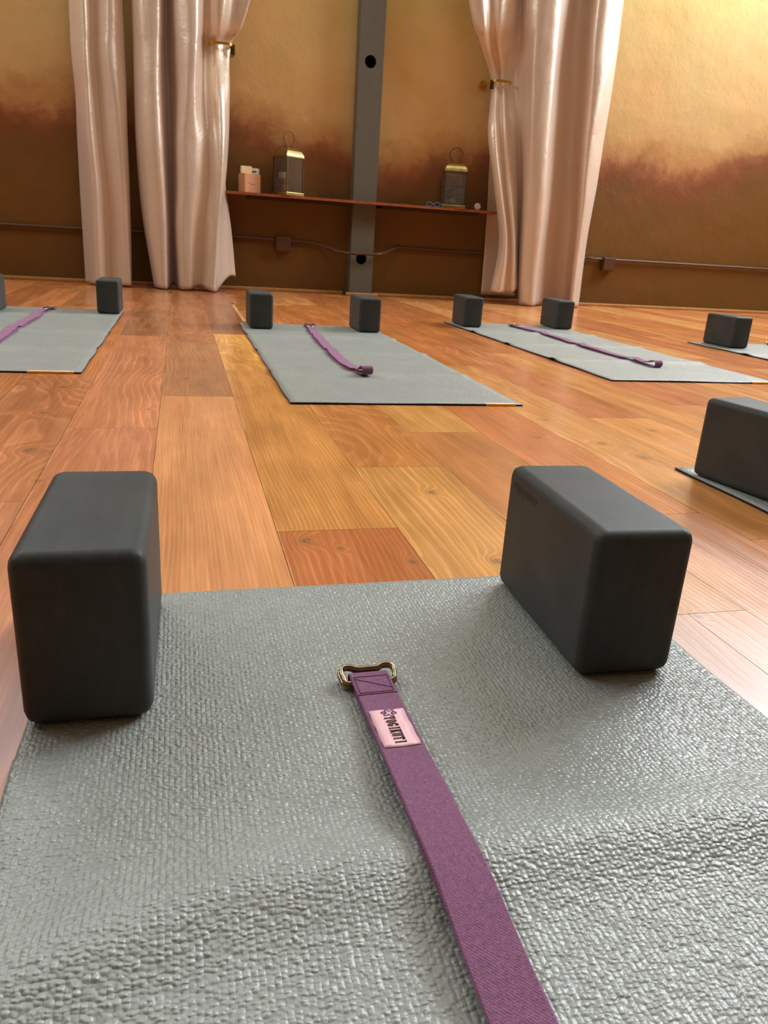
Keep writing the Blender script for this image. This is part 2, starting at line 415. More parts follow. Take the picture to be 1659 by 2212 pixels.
def plank_floor():
    bm = bmesh.new()
    tl = bm.loops.layers.float_color.new('tint'); pl = bm.loops.layers.float_color.new('par')
    rnd = random.Random(11)
    p0, pw = -0.056, 0.1775
    tones = [(196,128,68),(186,116,58),(205,142,76),(176,104,54),(192,124,62),(168,98,50),(212,150,82)]
    # known boards: column -> list of (y_start, tint, figure); a board runs to the next y_start
    known = {
     -3: [(-1.0,(190,124,82),.2),(1.30,(186,120,70),.6),(2.23,(206,138,72),.3),(3.0,(196,124,62),.3),(4.2,(160,100,56),.4)],
     -2: [(-.9,(206,142,100),.15),(1.158,(188,116,74),.9),(2.229,(200,124,62),.4),(3.43,(178,106,58),.4),(4.6,(156,92,50),.4)],
     -1: [(-.8,(196,126,84),.7),(1.614,(198,130,80),.75),(3.118,(144,92,56),1.),(4.139,(168,106,62),.5),(5.3,(150,92,52),.4)],
      0: [(-1.1,(222,152,88),.0),(1.954,(166,110,66),.7),(2.96,(168,102,56),1.),(4.9,(152,90,50),.5)],
      1: [(-.7,(184,100,50),.45),(.999,(206,140,68),.15),(2.359,(234,166,76),.8),(3.248,(140,84,48),.5),(4.7,(150,88,48),.4)],
      2: [(-.5,(206,144,72),.55),(1.312,(192,126,58),1.),(2.7,(196,126,62),.5),(4.3,(170,100,48),.5)],
      3: [(.687,(198,126,66),.35),(1.577,(214,152,76),.4),(2.35,(200,132,64),.4),(3.6,(188,112,50),.5)],
      4: [(-.9,(204,138,88),.3),(1.02,(196,120,60),.3),(2.3,(190,120,58),.5),(3.7,(186,112,50),.4)],
      5: [(-.9,(206,146,96),.3),(.9,(210,146,76),.9),(2.55,(186,116,54),.4),(4.0,(168,100,48),.3)],
      6: [(-.6,(200,136,84),.4),(.75,(212,148,72),.4),(1.729,(184,108,60),.7),(3.1,(180,106,50),.5),(4.5,(160,92,42),.4)],
      7: [(-.6,(206,140,74),.5),(1.5,(204,140,68),.4),(2.9,(178,104,50),.6)],
      8: [(0.2,(202,134,70),.5),(1.9,(188,112,62),.3),(3.3,(176,104,50),.5)],
    }
    g = 0.0004
    def quad(x0, x1, y0, y1, tint, fig, seed):
        tint = tuple(c*.68+m*.32 for c, m in zip(tint, (196, 126, 74)))
        r, gg, b, a = lin(*tint); r *= 0.97; gg *= 0.97; b *= 1.08
        e = 0.0028
        xs = [x0+g, x0+g+e, x1-g-e, x1-g]
        for i in range(3):
            vs = [bm.verts.new(p) for p in ((xs[i], y0+g, 0), (xs[i+1], y0+g, 0), (xs[i+1], y1-g, 0), (xs[i], y1-g, 0))]
            f = bm.faces.new(vs)
            for k, l in enumerate(f.loops):
                l[tl] = (r, gg, b, 1)
                ed = 0.0
                if i == 0: ed = 1.0 if k in (0, 3) else 0.0
                l[pl] = (seed, fig, ed, 1)
    k0 = int(math.floor((X0-p0)/pw)); k1 = int(math.ceil((X1-p0)/pw))
    for k in range(k0, k1):
        xa = p0+k*pw; xb = xa+pw
        rows = []
        y = Y0 - rnd.random()*1.2
        kn = known.get(k, [])
        first = kn[0][0] if kn else 99
        while y < min(WY, first) - .25:
            rows.append((y, rnd.choice(tones), rnd.random()*.8)); y += rnd.uniform(.8, 2.1)
        rows += kn
        if kn: y = kn[-1][0]+rnd.uniform(.9, 1.6)
        while y < WY:
            rows.append((y, rnd.choice(tones), rnd.random()*.8)); y += rnd.uniform(.8, 2.1)
        for i, (ys, tint, fig) in enumerate(rows):
            ye = rows[i+1][0] if i+1 < len(rows) else WY+.03
            ys = max(ys, Y0)
            if ye > ys+.01:
                sd = rnd.random()
                tv = tuple(max(0, min(255, c*(1+rnd.uniform(-.03, .03)))) for c in tint)
                if k == 1 and abs(ys-3.248) < .01:   # a narrow pale strip along the right side of the dark board
                    quad(xa, xb-.017, ys, ye, tv, fig, sd); quad(xb-.017, xb, 3.78, 4.75, (236, 190, 120), .1, .4)
                    quad(xb-.017, xb, ys, 3.78, tv, fig, sd)
                elif k == 3 and ye <= .6871:
                    quad(xa, .5725, ys, ye, tv, fig, sd); quad(.5725, xb, ys, ye, (206, 142, 100), fig, .77)
                else:
                    quad(xa, xb, ys, ye, tv, fig, sd)
    vs = [bm.verts.new(p) for p in ((X0, Y0, -.004), (X1, Y0, -.004), (X1, WY+.03, -.004), (X0, WY+.03, -.004))]
    bm.faces.new(vs).material_index = 1
    o = obj('floor', bm, [M['floor'], M['gap']], autos='norecalc')
    tag(o, kind='structure')
plank_floor()

def slab(name, x0, x1, y0, y1, z0, z1, m, **kw):
    bm = bmesh.new(); box(bm, x0, x1, y0, y1, z0, z1); return tag(obj(name, bm, m), kind='structure')
bm = bmesh.new()
HW = [(-3.35, -1.05), (.2, 1.3), (3.6, 6.3)]; hz0, hz1 = 3.3, 5.7
xs_ = [X0-.1] + [q for w_ in HW for q in w_] + [X1+.1]
for i_ in range(0, len(xs_), 2): box(bm, xs_[i_], xs_[i_+1], WY, WY+.12, hz0, hz1)
box(bm, X0-.1, X1+.1, WY, WY+.12, -.05, hz0); box(bm, X0-.1, X1+.1, WY, WY+.12, hz1, HC+.1)
tag(obj('wall_back', bm, M['wall']), kind='structure')
for k_, (xa_, xb_) in enumerate(HW):
    bm = bmesh.new(); t_ = .05
    box(bm, xa_, xb_, WY+.03, WY+.09, hz0, hz0+t_); box(bm, xa_, xb_, WY+.03, WY+.09, hz1-t_, hz1)
    n_ = max(1, round((xb_-xa_)/1.1))
    for q in range(n_+1):
        x_ = xa_+(xb_-xa_-t_)*q/n_; box(bm, x_, x_+t_, WY+.031, WY+.089, hz0+t_, hz1-t_)
    o = tag(obj('window_%d' % (k_+4), bm, M['winframe']), kind='structure')
    bm = bmesh.new(); box(bm, xa_+t_, xb_-t_, WY+.055, WY+.061, hz0+t_, hz1-t_); obj('pane', bm, M['glass'], o)
slab('wall_front', X0-.1, X1+.1, Y0-.12, Y0, -.05, HC+.1, M['rearwall'])
def wall_window(name, xa, xb, wy0, wy1, wz0, wz1, m):
    bm = bmesh.new()
    box(bm, xa, xb, Y0, wy0, -.05, HC); box(bm, xa, xb, wy1, WY, -.05, HC)
    box(bm, xa, xb, wy0, wy1, -.05, wz0); box(bm, xa, xb, wy0, wy1, wz1, HC)
    return tag(obj(name, bm, m), kind='structure')
wall_window('wall_right', X1, X1+.12, 2.7, 5.7, 2.4, 5.6, M['sidewall'])
wall_window('wall_left', X0-.12, X0, 2.1, 4.9, 3.2, 5.2, M['sidewall'])
bm = bmesh.new()
sx0, sx1, sy0, sy1 = -.6, 3.0, .5, 3.3
box(bm, X0-.1, sx0, Y0-.1, WY+.1, HC, HC+.1); box(bm, sx1, X1+.1, Y0-.1, WY+.1, HC, HC+.1)
box(bm, sx0, sx1, Y0-.1, sy0, HC, HC+.1); box(bm, sx0, sx1, sy1, WY+.1, HC, HC+.1)
tag(obj('ceiling', bm, M['ceiling']), kind='structure')
def window(name, xa, y0, y1, z0, z1, n):
    bm = bmesh.new(); t = .05
    box(bm, xa, xa+.06, y0, y1, z0, z0+t); box(bm, xa, xa+.06, y0, y1, z1-t, z1)
    for k in range(n+1):
        y = y0 + (y1-y0-t)*k/n; box(bm, xa+.001, xa+.059, y, y+t, z0+t, z1-t)
    zc = (z0+z1)/2; box(bm, xa+.01, xa+.05, y0+t, y1-t, zc-.02, zc+.02)
    o = tag(obj(name, bm, M['winframe']), kind='structure')
    bm = bmesh.new(); box(bm, xa+.025, xa+.031, y0+t, y1-t, z0+t, z1-t)
    obj('pane', bm, M['glass'], o)
window('window_1', X1+.03, 2.7, 5.7, 2.4, 5.6, 3)
window('window_2', X0-.09, 2.1, 4.9, 3.2, 5.2, 3)
bm = bmesh.new(); t_ = .06  # unseen ceiling window, added to go with the soft fill
for a in (sx0, (sx0+sx1)/2-.03, sx1-t_): box(bm, a, a+t_, sy0, sy1, HC+.02, HC+.08)
for a in (sy0, sy1-t_): box(bm, sx0+t_, sx1-t_, a, a+t_, HC+.021, HC+.079)
o = tag(obj('window_3', bm, M['winframe']), kind='structure')
bm = bmesh.new(); box(bm, sx0, sx1, sy0, sy1, HC+.045, HC+.052); obj('pane', bm, M['glass'], o)

def trim(name, x0, x1, y, d=.02, hgt=.024):
    bm = bmesh.new(); box(bm, x0, x1, y-d, y, 0.0, hgt, bevel=.006, seg=2)
    return tag(obj(name, bm, M['trim'], smooth=False), kind='structure')
trim('baseboard_back', X0, 1.215, WY)
trim('trim_1', 1.215, 1.46, 5.90, .02)
trim('trim_2', 1.45, X1, WY-.03, .025)
slab('trim_3', 1.45, X1, WY-.03, WY, -.01, .020, M['trim'])
bm = bmesh.new(); box(bm, 1.245, 1.47, 5.905, WY, 0.001, .018); tag(obj('trim_4', bm, M['trim']), kind='structure')

# steel support post with two bolt holes cut in its face
def post():
    t = empty('support_post', (1.3325, 5.905, 0), 0, 'tall grey-green painted post with two round black holes against the mural wall', 'post')
    bm = bmesh.new()
    hw, dep, top, R = .0875, .115, HC, .041
    holes = [(-.005, .272), (-.006, 1.585)]
    zs = sorted([.02, top] + [h[1]-.07 for h in holes] + [h[1]+.07 for h in holes])
    def q(a, b, c, d, mi=0):
        f = bm.faces.new([bm.verts.new(p) for p in (a, b, c, d)]); f.material_index = mi
    for i in range(len(zs)-1):
        za, zb = zs[i], zs[i+1]
        hh = [h for h in holes if za < h[1] < zb and abs((zb-za)-.14) < .001]
        if not hh:
            q((-hw,0,za),(hw,0,za),(hw,0,zb),(-hw,0,zb)); continue
        cx, cz = hh[0]; n = 40; inn = []; outr = []
        for k in range(n):
            a = 2*math.pi*k/n; ca, sa = math.cos(a), math.sin(a)
            inn.append(bm.verts.new((cx+R*ca, 0, cz+R*sa)))
            sc = min((hw-cx)/ca if ca > 1e-6 else ((-hw-cx)/ca if ca < -1e-6 else 9), .07/abs(sa) if abs(sa) > 1e-6 else 9)
            outr.append(bm.verts.new((cx+ca*sc, 0, cz+sa*sc)))
        for k in range(n):
            bm.faces.new((inn[k], outr[k], outr[(k+1) % n], inn[(k+1) % n]))
        # corner fills
        for sxx in (-1, 1):
            for sz in (-1, 1):
                c = bm.verts.new((sxx*hw, 0, cz+sz*.07))
                near = sorted(outr, key=lambda v: (v.co-c.co).length)[:2]
                bm.faces.new((c, near[0], near[1]))
        back = [bm.verts.new((v.co.x, .085, v.co.z)) for v in inn]
        for k in range(n):
            f = bm.faces.new((inn[k], inn[(k+1) % n], back[(k+1) % n], back[k])); f.material_index = 0 if False else 1
        bm.faces.new(back).material_index = 1
    q((-hw,0,.02),(-hw,dep,.02),(-hw,dep,top),(-hw,0,top)); q((hw,0,.02),(hw,dep,.02),(hw,dep,top),(hw,0,top))
    obj('shaft', bm, [M['post'], M['hole']], t)
post()

# brown surface conduit
def conduit():
    t = empty('wall_conduit', (0, WY, .36), 0, 'thin brown painted electrical conduit running low along the mural wall and dipping past the post', 'conduit')
    bm = bmesh.new(); y = -.02
    pts = [(X0+.05, y, .002), (-1.2, y, -.002), (.40, y, .012), (.68, y, .008), (.82, y, .008), (.95, y, .003), (1.05, y-.02, -.015), (1.14, y-.07, -.043), (1.22, y-.135, -.052), (1.33, y-.14, -.052), (1.45, y-.135, -.048), (1.53, y-.07, -.03), (1.62, y-.01, .004), (1.70, y, .008), (2.4, y, .004), (3.3, y, .018), (3.5, y, .018), (X1-.05, y, .026)]
    tube(bm, smooth_path(pts, 6), .0105, 10)
    obj('pipe', bm, M['pipe'], t)
    for x, z in ((.744, -.02), (3.46, -.018)):
        b = bmesh.new(); box(b, x-.055, x+.055, -.052, -.001, z-.052, z+.052, bevel=.004)
        jb = obj('junction_box', b, M['pipe'], t)
        b = bmesh.new(); box(b, x-.048, x+.048, -.055, -.0525, z-.045, z+.045, bevel=.001)
        for sz in (-.035, .035): lathe(b, [(.004, -.057), (.004, -.055)], (x, 0, z+sz), 10, axis='Y')
        obj('cover_plate', b, M['pipe'], jb)
conduit()

# ------------------------------------------------------------------ shelf
SZ = .672
t = empty('wall_shelf', (1.34, 5.9, SZ), 0, 'long thin reddish wood shelf fixed across the post between the curtains', 'shelf')
bm = bmesh.new(); x0, x1 = .30-1.34, 2.388-1.34
for a, b, c, d in ((x0, -.0955, -.10, .11), (.0805, x1, -.10, .11), (-.0955, .0805, -.10, .003)): box(bm, a, b, c, d, -.017, 0)
bmesh.ops.remove_doubles(bm, verts=bm.verts, dist=1e-5)
obj('board', bm, M['shelf'], t)
for a, b in ((-.86, -.12), (.11, .88)):
    bm = bmesh.new(); box(bm, a, b, -.06, .115, -.034, -.0175, bevel=.002); obj('cleat', bm, M['cleat'], t)

# ------------------------------------------------------------------ curtains
CURTAIN_A = [
    [(-0.619,5.9,3.1),(-0.638,5.9,1.713),(-0.645,5.9,1.458),(-0.636,5.9,1.196),(-0.641,5.9,0.922),(-0.647,5.9,0.638),(-0.649,5.9,0.344),(-0.651,5.9,0.012)],
    [(-0.532,5.7,3.1),(-0.544,5.7,1.677),(-0.548,5.7,1.43),(-0.549,5.7,1.175),(-0.55,5.7,0.91),(-0.545,5.7,0.636),(-0.549,5.7,0.351),(-0.555,5.7,0.012)],
    [(-0.433,5.76,3.1),(-0.469,5.76,1.701),(-0.482,5.76,1.449),(-0.476,5.76,1.191),(-0.47,5.76,0.923),(-0.458,5.76,0.646),(-0.457,5.76,0.356),(-0.461,5.76,0.012)],
    [(-0.351,5.68,3.1),(-0.382,5.68,1.692),(-0.393,5.68,1.444),(-0.38,5.68,1.189),(-0.367,5.68,0.924),(-0.359,5.68,0.649),(-0.356,5.68,0.363),(-0.35,5.68,0.012)],
    [(-0.303,5.76,3.1),(-0.308,5.76,1.72),(-0.31,5.76,1.468),(-0.309,5.76,1.208),(-0.314,5.76,0.937),(-0.316,5.76,0.656),(-0.322,5.76,0.365),(-0.333,5.76,0.012)],
    [(-0.325,5.86,3.1),(-0.338,5.86,1.74),(-0.343,5.86,1.484),(-0.346,5.86,1.219),(-0.349,5.86,0.944),(-0.352,5.86,0.659),(-0.355,5.86,0.362),(-0.36,5.86,0.012)],
]
CURTAIN_B = [
    [(-0.256,5.77,3.1),(-0.256,5.77,1.729),(-0.256,5.77,1.481),(-0.261,5.77,1.214),(-0.265,5.77,0.942),(-0.257,5.77,0.661),(-0.234,5.77,0.37),(-0.185,5.77,0.012)],
    [(-0.236,5.65,3.1),(-0.204,5.65,1.707),(-0.193,5.65,1.465),(-0.193,5.65,1.203),(-0.196,5.65,0.936),(-0.188,5.65,0.66),(-0.182,5.65,0.373),(-0.154,5.65,0.01)],
    [(-0.056,5.64,3.1),(-0.081,5.64,1.72),(-0.09,5.64,1.475),(-0.097,5.64,1.211),(-0.095,5.64,0.944),(-0.09,5.64,0.667),(-0.085,5.64,0.379),(-0.092,5.64,0.008)],
    [(-0.024,5.88,3.1),(-0.047,5.88,1.781),(-0.056,5.88,1.525),(-0.05,5.88,1.251),(-0.051,5.88,0.972),(-0.054,5.88,0.682),(-0.058,5.88,0.381),(-0.056,5.88,0.02)],
    [(-0.004,5.65,3.1),(0.016,5.65,1.734),(0.023,5.65,1.489),(0.024,5.65,1.225),(0.007,5.65,0.954),(-0.001,5.65,0.674),(-0.019,5.65,0.384),(-0.012,5.65,0.01)],
    [(0.155,5.61,3.1),(0.141,5.61,1.74),(0.136,5.61,1.494),(0.115,5.61,1.228),(0.103,5.61,0.959),(0.091,5.61,0.679),(0.066,5.61,0.389),(0.05,5.61,0.012)],
    [(0.231,5.77,3.1),(0.194,5.77,1.784),(0.181,5.87,1.55),(0.178,5.77,1.258),(0.194,5.68,0.974),(0.195,5.67,0.69),(0.159,5.67,0.395),(0.127,5.67,0.03)],
    [(0.239,5.74,3.1),(0.239,5.74,1.783),(0.239,5.85,1.552),(0.231,5.74,1.259),(0.247,5.65,0.975),(0.248,5.62,0.692),(0.225,5.61,0.399),(0.181,5.6,0.015)],
    [(0.394,5.71,3.1),(0.301,5.71,1.783),(0.268,5.82,1.55),(0.276,5.69,1.256),(0.287,5.62,0.976),(0.277,5.6,0.693),(0.248,5.58,0.4),(0.218,5.57,0.008)],
    [(0.55,5.77,3.1),(0.377,5.77,1.807),(0.311,5.85,1.56),(0.314,5.72,1.264),(0.32,5.67,0.984),(0.302,5.67,0.698),(0.261,5.65,0.401),(0.243,5.65,0.01)],
    [(0.778,5.75,3.1),(0.478,5.75,1.814),(0.364,5.87,1.57),(0.346,5.77,1.275),(0.336,5.74,0.992),(0.31,5.75,0.703),(0.275,5.75,0.402),(0.258,5.75,0.02)],
    [(0.656,5.82,3.1),(0.439,5.82,1.826),(0.355,5.92,1.579),(0.338,5.84,1.284),(0.329,5.82,0.999),(0.313,5.82,0.706),(0.33,5.82,0.405),(0.337,5.82,0.1)],
    [(0.516,5.86,3.1),(0.368,5.86,1.827),(0.31,5.94,1.578),(0.316,5.87,1.286),(0.318,5.86,1.002),(0.319,5.86,0.709),(0.358,5.86,0.407),(0.386,5.86,0.1)],
]
CURTAIN_R = [
    [(2.04,5.98,3.1),(2.133,5.98,2.072),(2.179,5.98,1.817),(2.284,5.98,1.572),(2.308,5.98,1.233),(2.328,5.98,0.866),(2.343,5.98,0.461),(2.353,5.98,0.05)],
    [(2.135,5.99,3.1),(2.207,5.99,2.083),(2.243,5.99,1.827),(2.32,5.99,1.577),(2.379,5.99,1.24),(2.431,5.99,0.874),(2.492,5.99,0.469),(2.555,5.99,0.05)],
    [(2.287,5.94,3.1),(2.276,5.94,2.08),(2.27,5.89,1.81),(2.298,5.84,1.551),(2.407,5.92,1.235),(2.499,5.94,0.877),(2.57,5.94,0.475),(2.631,5.94,0.06)],
    [(2.009,5.8,3.1),(2.103,5.8,2.025),(2.145,5.84,1.786),(2.279,5.93,1.563),(2.294,5.82,1.215),(2.353,5.77,0.857),(2.434,5.76,0.469),(2.438,5.76,0.12)],
    [(1.656,5.74,3.1),(1.957,5.74,1.993),(2.079,5.79,1.769),(2.231,5.89,1.552),(2.202,5.78,1.202),(2.267,5.72,0.848),(2.349,5.71,0.464),(2.319,5.71,0.1)],
    [(1.805,5.68,3.1),(2.026,5.68,1.987),(2.115,5.74,1.763),(2.248,5.84,1.546),(2.229,5.72,1.198),(2.29,5.66,0.847),(2.373,5.64,0.466),(2.365,5.64,0.09)],
    [(1.951,5.72,3.1),(2.114,5.72,2.008),(2.182,5.79,1.78),(2.292,5.87,1.555),(2.295,5.76,1.208),(2.347,5.71,0.854),(2.424,5.69,0.469),(2.452,5.69,0.09)],
    [(2.091,5.68,3.1),(2.176,5.68,2.006),(2.212,5.74,1.774),(2.305,5.84,1.552),(2.322,5.72,1.207),(2.37,5.66,0.853),(2.44,5.64,0.47),(2.479,5.64,0.1)],
    [(2.237,5.74,3.1),(2.291,5.74,2.034),(2.315,5.8,1.797),(2.357,5.87,1.562),(2.402,5.79,1.221),(2.448,5.74,0.863),(2.497,5.72,0.473),(2.551,5.72,0.12)],
    [(2.32,5.84,3.1),(2.373,5.84,2.068),(2.399,5.84,1.814),(2.417,5.84,1.563),(2.475,5.84,1.233),(2.525,5.84,0.874),(2.573,5.84,0.476),(2.623,5.84,0.06)],
    [(2.277,5.69,3.1),(2.366,5.69,2.031),(2.407,5.69,1.786),(2.436,5.69,1.542),(2.465,5.69,1.216),(2.497,5.69,0.864),(2.522,5.69,0.475),(2.556,5.69,0.01)],
    [(2.381,5.61,3.1),(2.418,5.61,2.019),(2.435,5.61,1.773),(2.451,5.61,1.53),(2.477,5.61,1.209),(2.517,5.61,0.861),(2.547,5.61,0.477),(2.583,5.61,0.008)],
    [(2.519,5.59,3.1),(2.545,5.59,2.03),(2.557,5.59,1.783),(2.572,5.59,1.54),(2.583,5.59,1.216),(2.608,5.59,0.867),(2.625,5.59,0.482),(2.64,5.59,0.008)],
    [(2.639,5.68,3.1),(2.645,5.68,2.063),(2.648,5.68,1.811),(2.653,5.68,1.562),(2.673,5.68,1.234),(2.695,5.68,0.878),(2.709,5.68,0.486),(2.717,5.68,0.012)],
    [(2.817,5.89,3.1),(2.826,5.89,2.135),(2.831,5.89,1.873),(2.852,5.89,1.616),(2.875,5.89,1.274),(2.908,5.89,0.905),(2.926,5.89,0.496),(2.956,5.89,0.02)],
    [(2.869,5.84,3.1),(2.893,5.84,2.132),(2.906,5.84,1.871),(2.922,5.84,1.615),(2.95,5.84,1.275),(2.993,5.84,0.909),(3.034,5.84,0.503),(3.056,5.84,0.02)],
    [(2.85,5.64,3.1),(2.864,5.64,2.081),(2.871,5.64,1.828),(2.895,5.64,1.581),(2.912,5.64,1.251),(2.937,5.64,0.894),(2.961,5.64,0.501),(2.976,5.64,0.01)],
    [(2.996,5.62,3.1),(2.978,5.62,2.09),(2.969,5.62,1.835),(2.987,5.62,1.587),(2.988,5.62,1.255),(2.991,5.62,0.898),(2.994,5.62,0.504),(2.998,5.62,0.01)],
    [(3.119,5.74,3.1),(3.125,5.74,2.136),(3.128,5.74,1.877),(3.129,5.74,1.621),(3.124,5.74,1.28),(3.118,5.74,0.913),(3.102,5.74,0.509),(3.106,5.74,0.012)],
    [(3.134,5.82,3.1),(3.139,5.82,2.157),(3.142,5.82,1.894),(3.142,5.82,1.635),(3.141,5.82,1.29),(3.133,5.82,0.918),(3.121,5.82,0.509),(3.126,5.82,0.02)],
]
def curtain(name, data, label, group=None, nu=10, nv=9, seed=0):
    cols = [[Vector(p) for p in c] for c in data]; nc = len(cols); nr = len(cols[0])
    U = (nc-1)*nu; V = (nr-1)*nv
    # first interpolate each column down its length
    dn = [[crv(c, j/nv) for j in range(V+1)] for c in cols]
    bm = bmesh.new(); g = []
    for i in range(U+1):
        row = []
        for j in range(V+1):
            p = crv([dn[k][j] for k in range(nc)], i/nu)
            q = Vector((p.x*7+seed, p.z*1.6, seed)); 
            n1 = mnoise.noise(q)*.016; n2 = mnoise.noise(Vector((p.x*20+seed, p.z*2.5, i*.12)))*.004
            q3 = mnoise.noise(Vector((p.x*9, p.z*7, seed+4)))*.003
            hem = min(1, max(0, (p.z-.05)/.3))
            p = p + Vector(((n2)*.6, (n1+n2+q3)*(.4+.6*hem), 0))
            row.append(bm.verts.new(p))
        g.append(row)
    for i in range(U):
        for j in range(V):
            f = bm.faces.new((g[i][j], g[i+1][j], g[i+1][j+1], g[i][j+1])); f.smooth = True
    o = obj(name, bm, M['satin'], smooth=True)
    md = o.modifiers.new('thickness', 'SOLIDIFY'); md.thickness = .0015; md.offset = 0
    tag(o, label, 'curtain', group)
    return o
curtain('curtain', CURTAIN_A, 'narrow straight-hanging champagne satin curtain at the far left, not tied', seed=3)
curtain('curtain', CURTAIN_B, 'champagne satin curtain left of the shelf, gathered at its right side by a gilt holdback', seed=11)
curtain('curtain', CURTAIN_R, 'champagne satin curtain right of the shelf, pinched at its left side by a gilt holdback', seed=21)

def holdback(x0, x1, z, sgn, label, yf=5.80):
    t = empty('curtain_holdback', ((x0+x1)/2, WY, z), 0, label, 'holdback', 'gilt holdbacks')
    cx = (x0+x1)/2; w2 = (x1-x0)/2; y = yf-WY
    bm = bmesh.new()
    # flat bar across the front of the cloth, curving back at its wall end
    pts = [(-sgn*w2, y+.06, 0), (-sgn*w2*.93, y+.012, 0), (-sgn*w2*.6, y, 0), (0, y-.004, 0), (sgn*w2*.75, y, 0), (sgn*w2, y+.03, 0), (sgn*(w2+.004), y+.10, 0), (sgn*(w2+.004), -.02, 0)]
    P = smooth_path(pts, 6); prev = None
    for i, p in enumerate(P):
        tg = (P[min(i+1, len(P)-1)]-P[max(i-1, 0)]).normalized(); nn = Vector((-tg.y, tg.x, 0))*.003
        ring = [bm.verts.new(p+nn+Vector((0,0,.008))), bm.verts.new(p-nn+Vector((0,0,.008))), bm.verts.new(p-nn-Vector((0,0,.008))), bm.verts.new(p+nn-Vector((0,0,.008)))]
        if prev:
            for k in range(4): bm.faces.new((prev[k], prev[(k+1)%4], ring[(k+1)%4], ring[k]))
        else: bm.faces.new(ring)
        prev = ring
    bm.faces.new(prev)
    obj('bar', bm, M['gold'], t)
    bm = bmesh.new(); lathe(bm, [(.03, -.016), (.032, -.010), (.032, -.001)], (sgn*(w2+.004), 0, -.0), 24, axis='Y')
    obj('mounting_plate', bm, M['gold'], t)
    bm = bmesh.new(); box(bm, sgn*(w2+.002)-.014, sgn*(w2+.002)+.014, y+.025, y+.031, -.055, .006, bevel=.002)
    obj('end_plate', bm, M['darkbrass'], t)
holdback(.222, .370, 1.562, 1, 'gilt holdback bar clasping the curtain on the left of the shelf')
holdback(2.218, 2.365, 1.545, -1, 'gilt holdback bar clasping the curtain on the right of the shelf', 5.80)

# ------------------------------------------------------------------ lanterns
def lantern(x, y, rz, s, hgt, lab, grp='brass lanterns', gm='milky'):
    t = empty('lantern', (x, y, SZ), rz, lab, 'lantern', grp)
    h2 = s/2; rt = hgt*.83
    bm = bmesh.new(); box(bm, -h2-.008, h2+.008, -h2-.008, h2+.008, .0005, .022, bevel=.003); obj('base', bm, M['brass'], t)
    for a in (-1, 1):
        for b in (-1, 1):
            bm = bmesh.new(); box(bm, a*h2-.004, a*h2+.004, b*h2-.004, b*h2+.004, .022, rt, bevel=.001); obj('corner_post', bm, M['darkbrass'], t)
    bm = bmesh.new(); rings = []
    prof = [(1.06, rt), (1.06, rt+.008), (1.0, rt+.024), (.88, rt+.042), (.70, rt+.056), (.48, rt+.064), (.36, rt+.066)]
    for k, z in prof: rings.append([bm.verts.new((a*h2*k, b*h2*k, z)) for a, b in ((-1,-1),(1,-1),(1,1),(-1,1))])
    bm.faces.new(rings[0][::-1]); bm.faces.new(rings[-1])
    for i in range(len(rings)-1):
        for k in range(4): bm.faces.new((rings[i][k], rings[i][(k+1)%4], rings[i+1][(k+1)%4], rings[i+1][k]))
    obj('roof', bm, M['brass'], t)
    bm = bmesh.new(); zt = rt+.066
    for a in (-.026, .026): lathe(bm, [(.006, zt-.001), (.006, zt+.012), (.003, zt+.016)], (a, 0, 0), 12)
    pts = [(-.026, 0, zt+.012), (-.036, 0, zt+.030), (-.047, 0, zt+.052), (-.045, 0, zt+.076), (-.026, 0, zt+.098), (0, 0, zt+.106), (.026, 0, zt+.098), (.045, 0, zt+.076), (.047, 0, zt+.052), (.036, 0, zt+.030), (.026, 0, zt+.012)]
    tube(bm, smooth_path(pts, 4), .0028, 8); obj('handle', bm, M['darkbrass'], t)
    for k in range(4):
        bm = bmesh.new(); box(bm, -h2+.005, h2-.005, -h2-.0005, -h2+.0005, .0225, rt-.001)
        bmesh.ops.rotate(bm, verts=bm.verts, cent=(0,0,0), matrix=Matrix.Rotation(k*math.pi/2, 3, 'Z'))
        obj('pane', bm, M[gm], t)
    return t
lantern(.762, 5.89, math.radians(32), .148, .300, 'larger bright-roofed brass and glass lantern at the left of the shelf, corner turned forward')
lantern(2.010, 5.885, math.radians(-12), .160, .300, 'dull brass glass lantern at the right of the shelf, pane facing forward', gm='reflect_tint')
def candle(x, y, lab):
    t = empty('candle_holder', (x, y, SZ+.0225), 0, lab, 'candle', 'candle glasses in the lanterns')
    bm = bmesh.new(); lathe(bm, [(.024, .0005), (.028, .004), (.030, .075), (.028, .075), (.026, .006), (.001, .005)], n=24); obj('glass_cup', bm, M['glass'], t)
    bm = bmesh.new(); lathe(bm, [(.0245, .007), (.0255, .052), (.002, .053)], n=24); obj('wax', bm, M['wax'], t)
candle(.735, 5.865, 'small yellow candle in a glass cup inside the left lantern')
candle(2.015, 5.875, 'small yellow candle in a glass cup inside the right lantern')

# box with two little cartons
t = empty('gift_box', (.487, 5.885, SZ), math.radians(24), 'pinkish kraft card box with a printed oval, left end of the shelf', 'box')
bm = bmesh.new(); box(bm, -.062, .062, -.048, .048, .0005, .122, bevel=.0015); obj('carton', bm, M['kraft'], t)
bm = bmesh.new()
for k, (zz, rr) in enumerate(((.066, .026), (.060, .017))):
    pts = [(rr*1.2*math.cos(a*math.pi/12), -.0485, zz+rr*.45*math.sin(a*math.pi/12)) for a in range(12, 25)]
    tube(bm, pts, .0012, 5)
obj('printed_mark', bm, M['print'], t)
def mini(name, x, y, z, rz, sx, sy, sz, m, lab, cat, rx=0):
    bm = bmesh.new(); box(bm, -sx/2, sx/2, -sy/2, sy/2, 0, sz, bevel=.001)
    o = obj(name, bm, m); o.location = (x, y, z); o.rotation_euler = (rx, 0, rz); return tag(o, lab, cat)
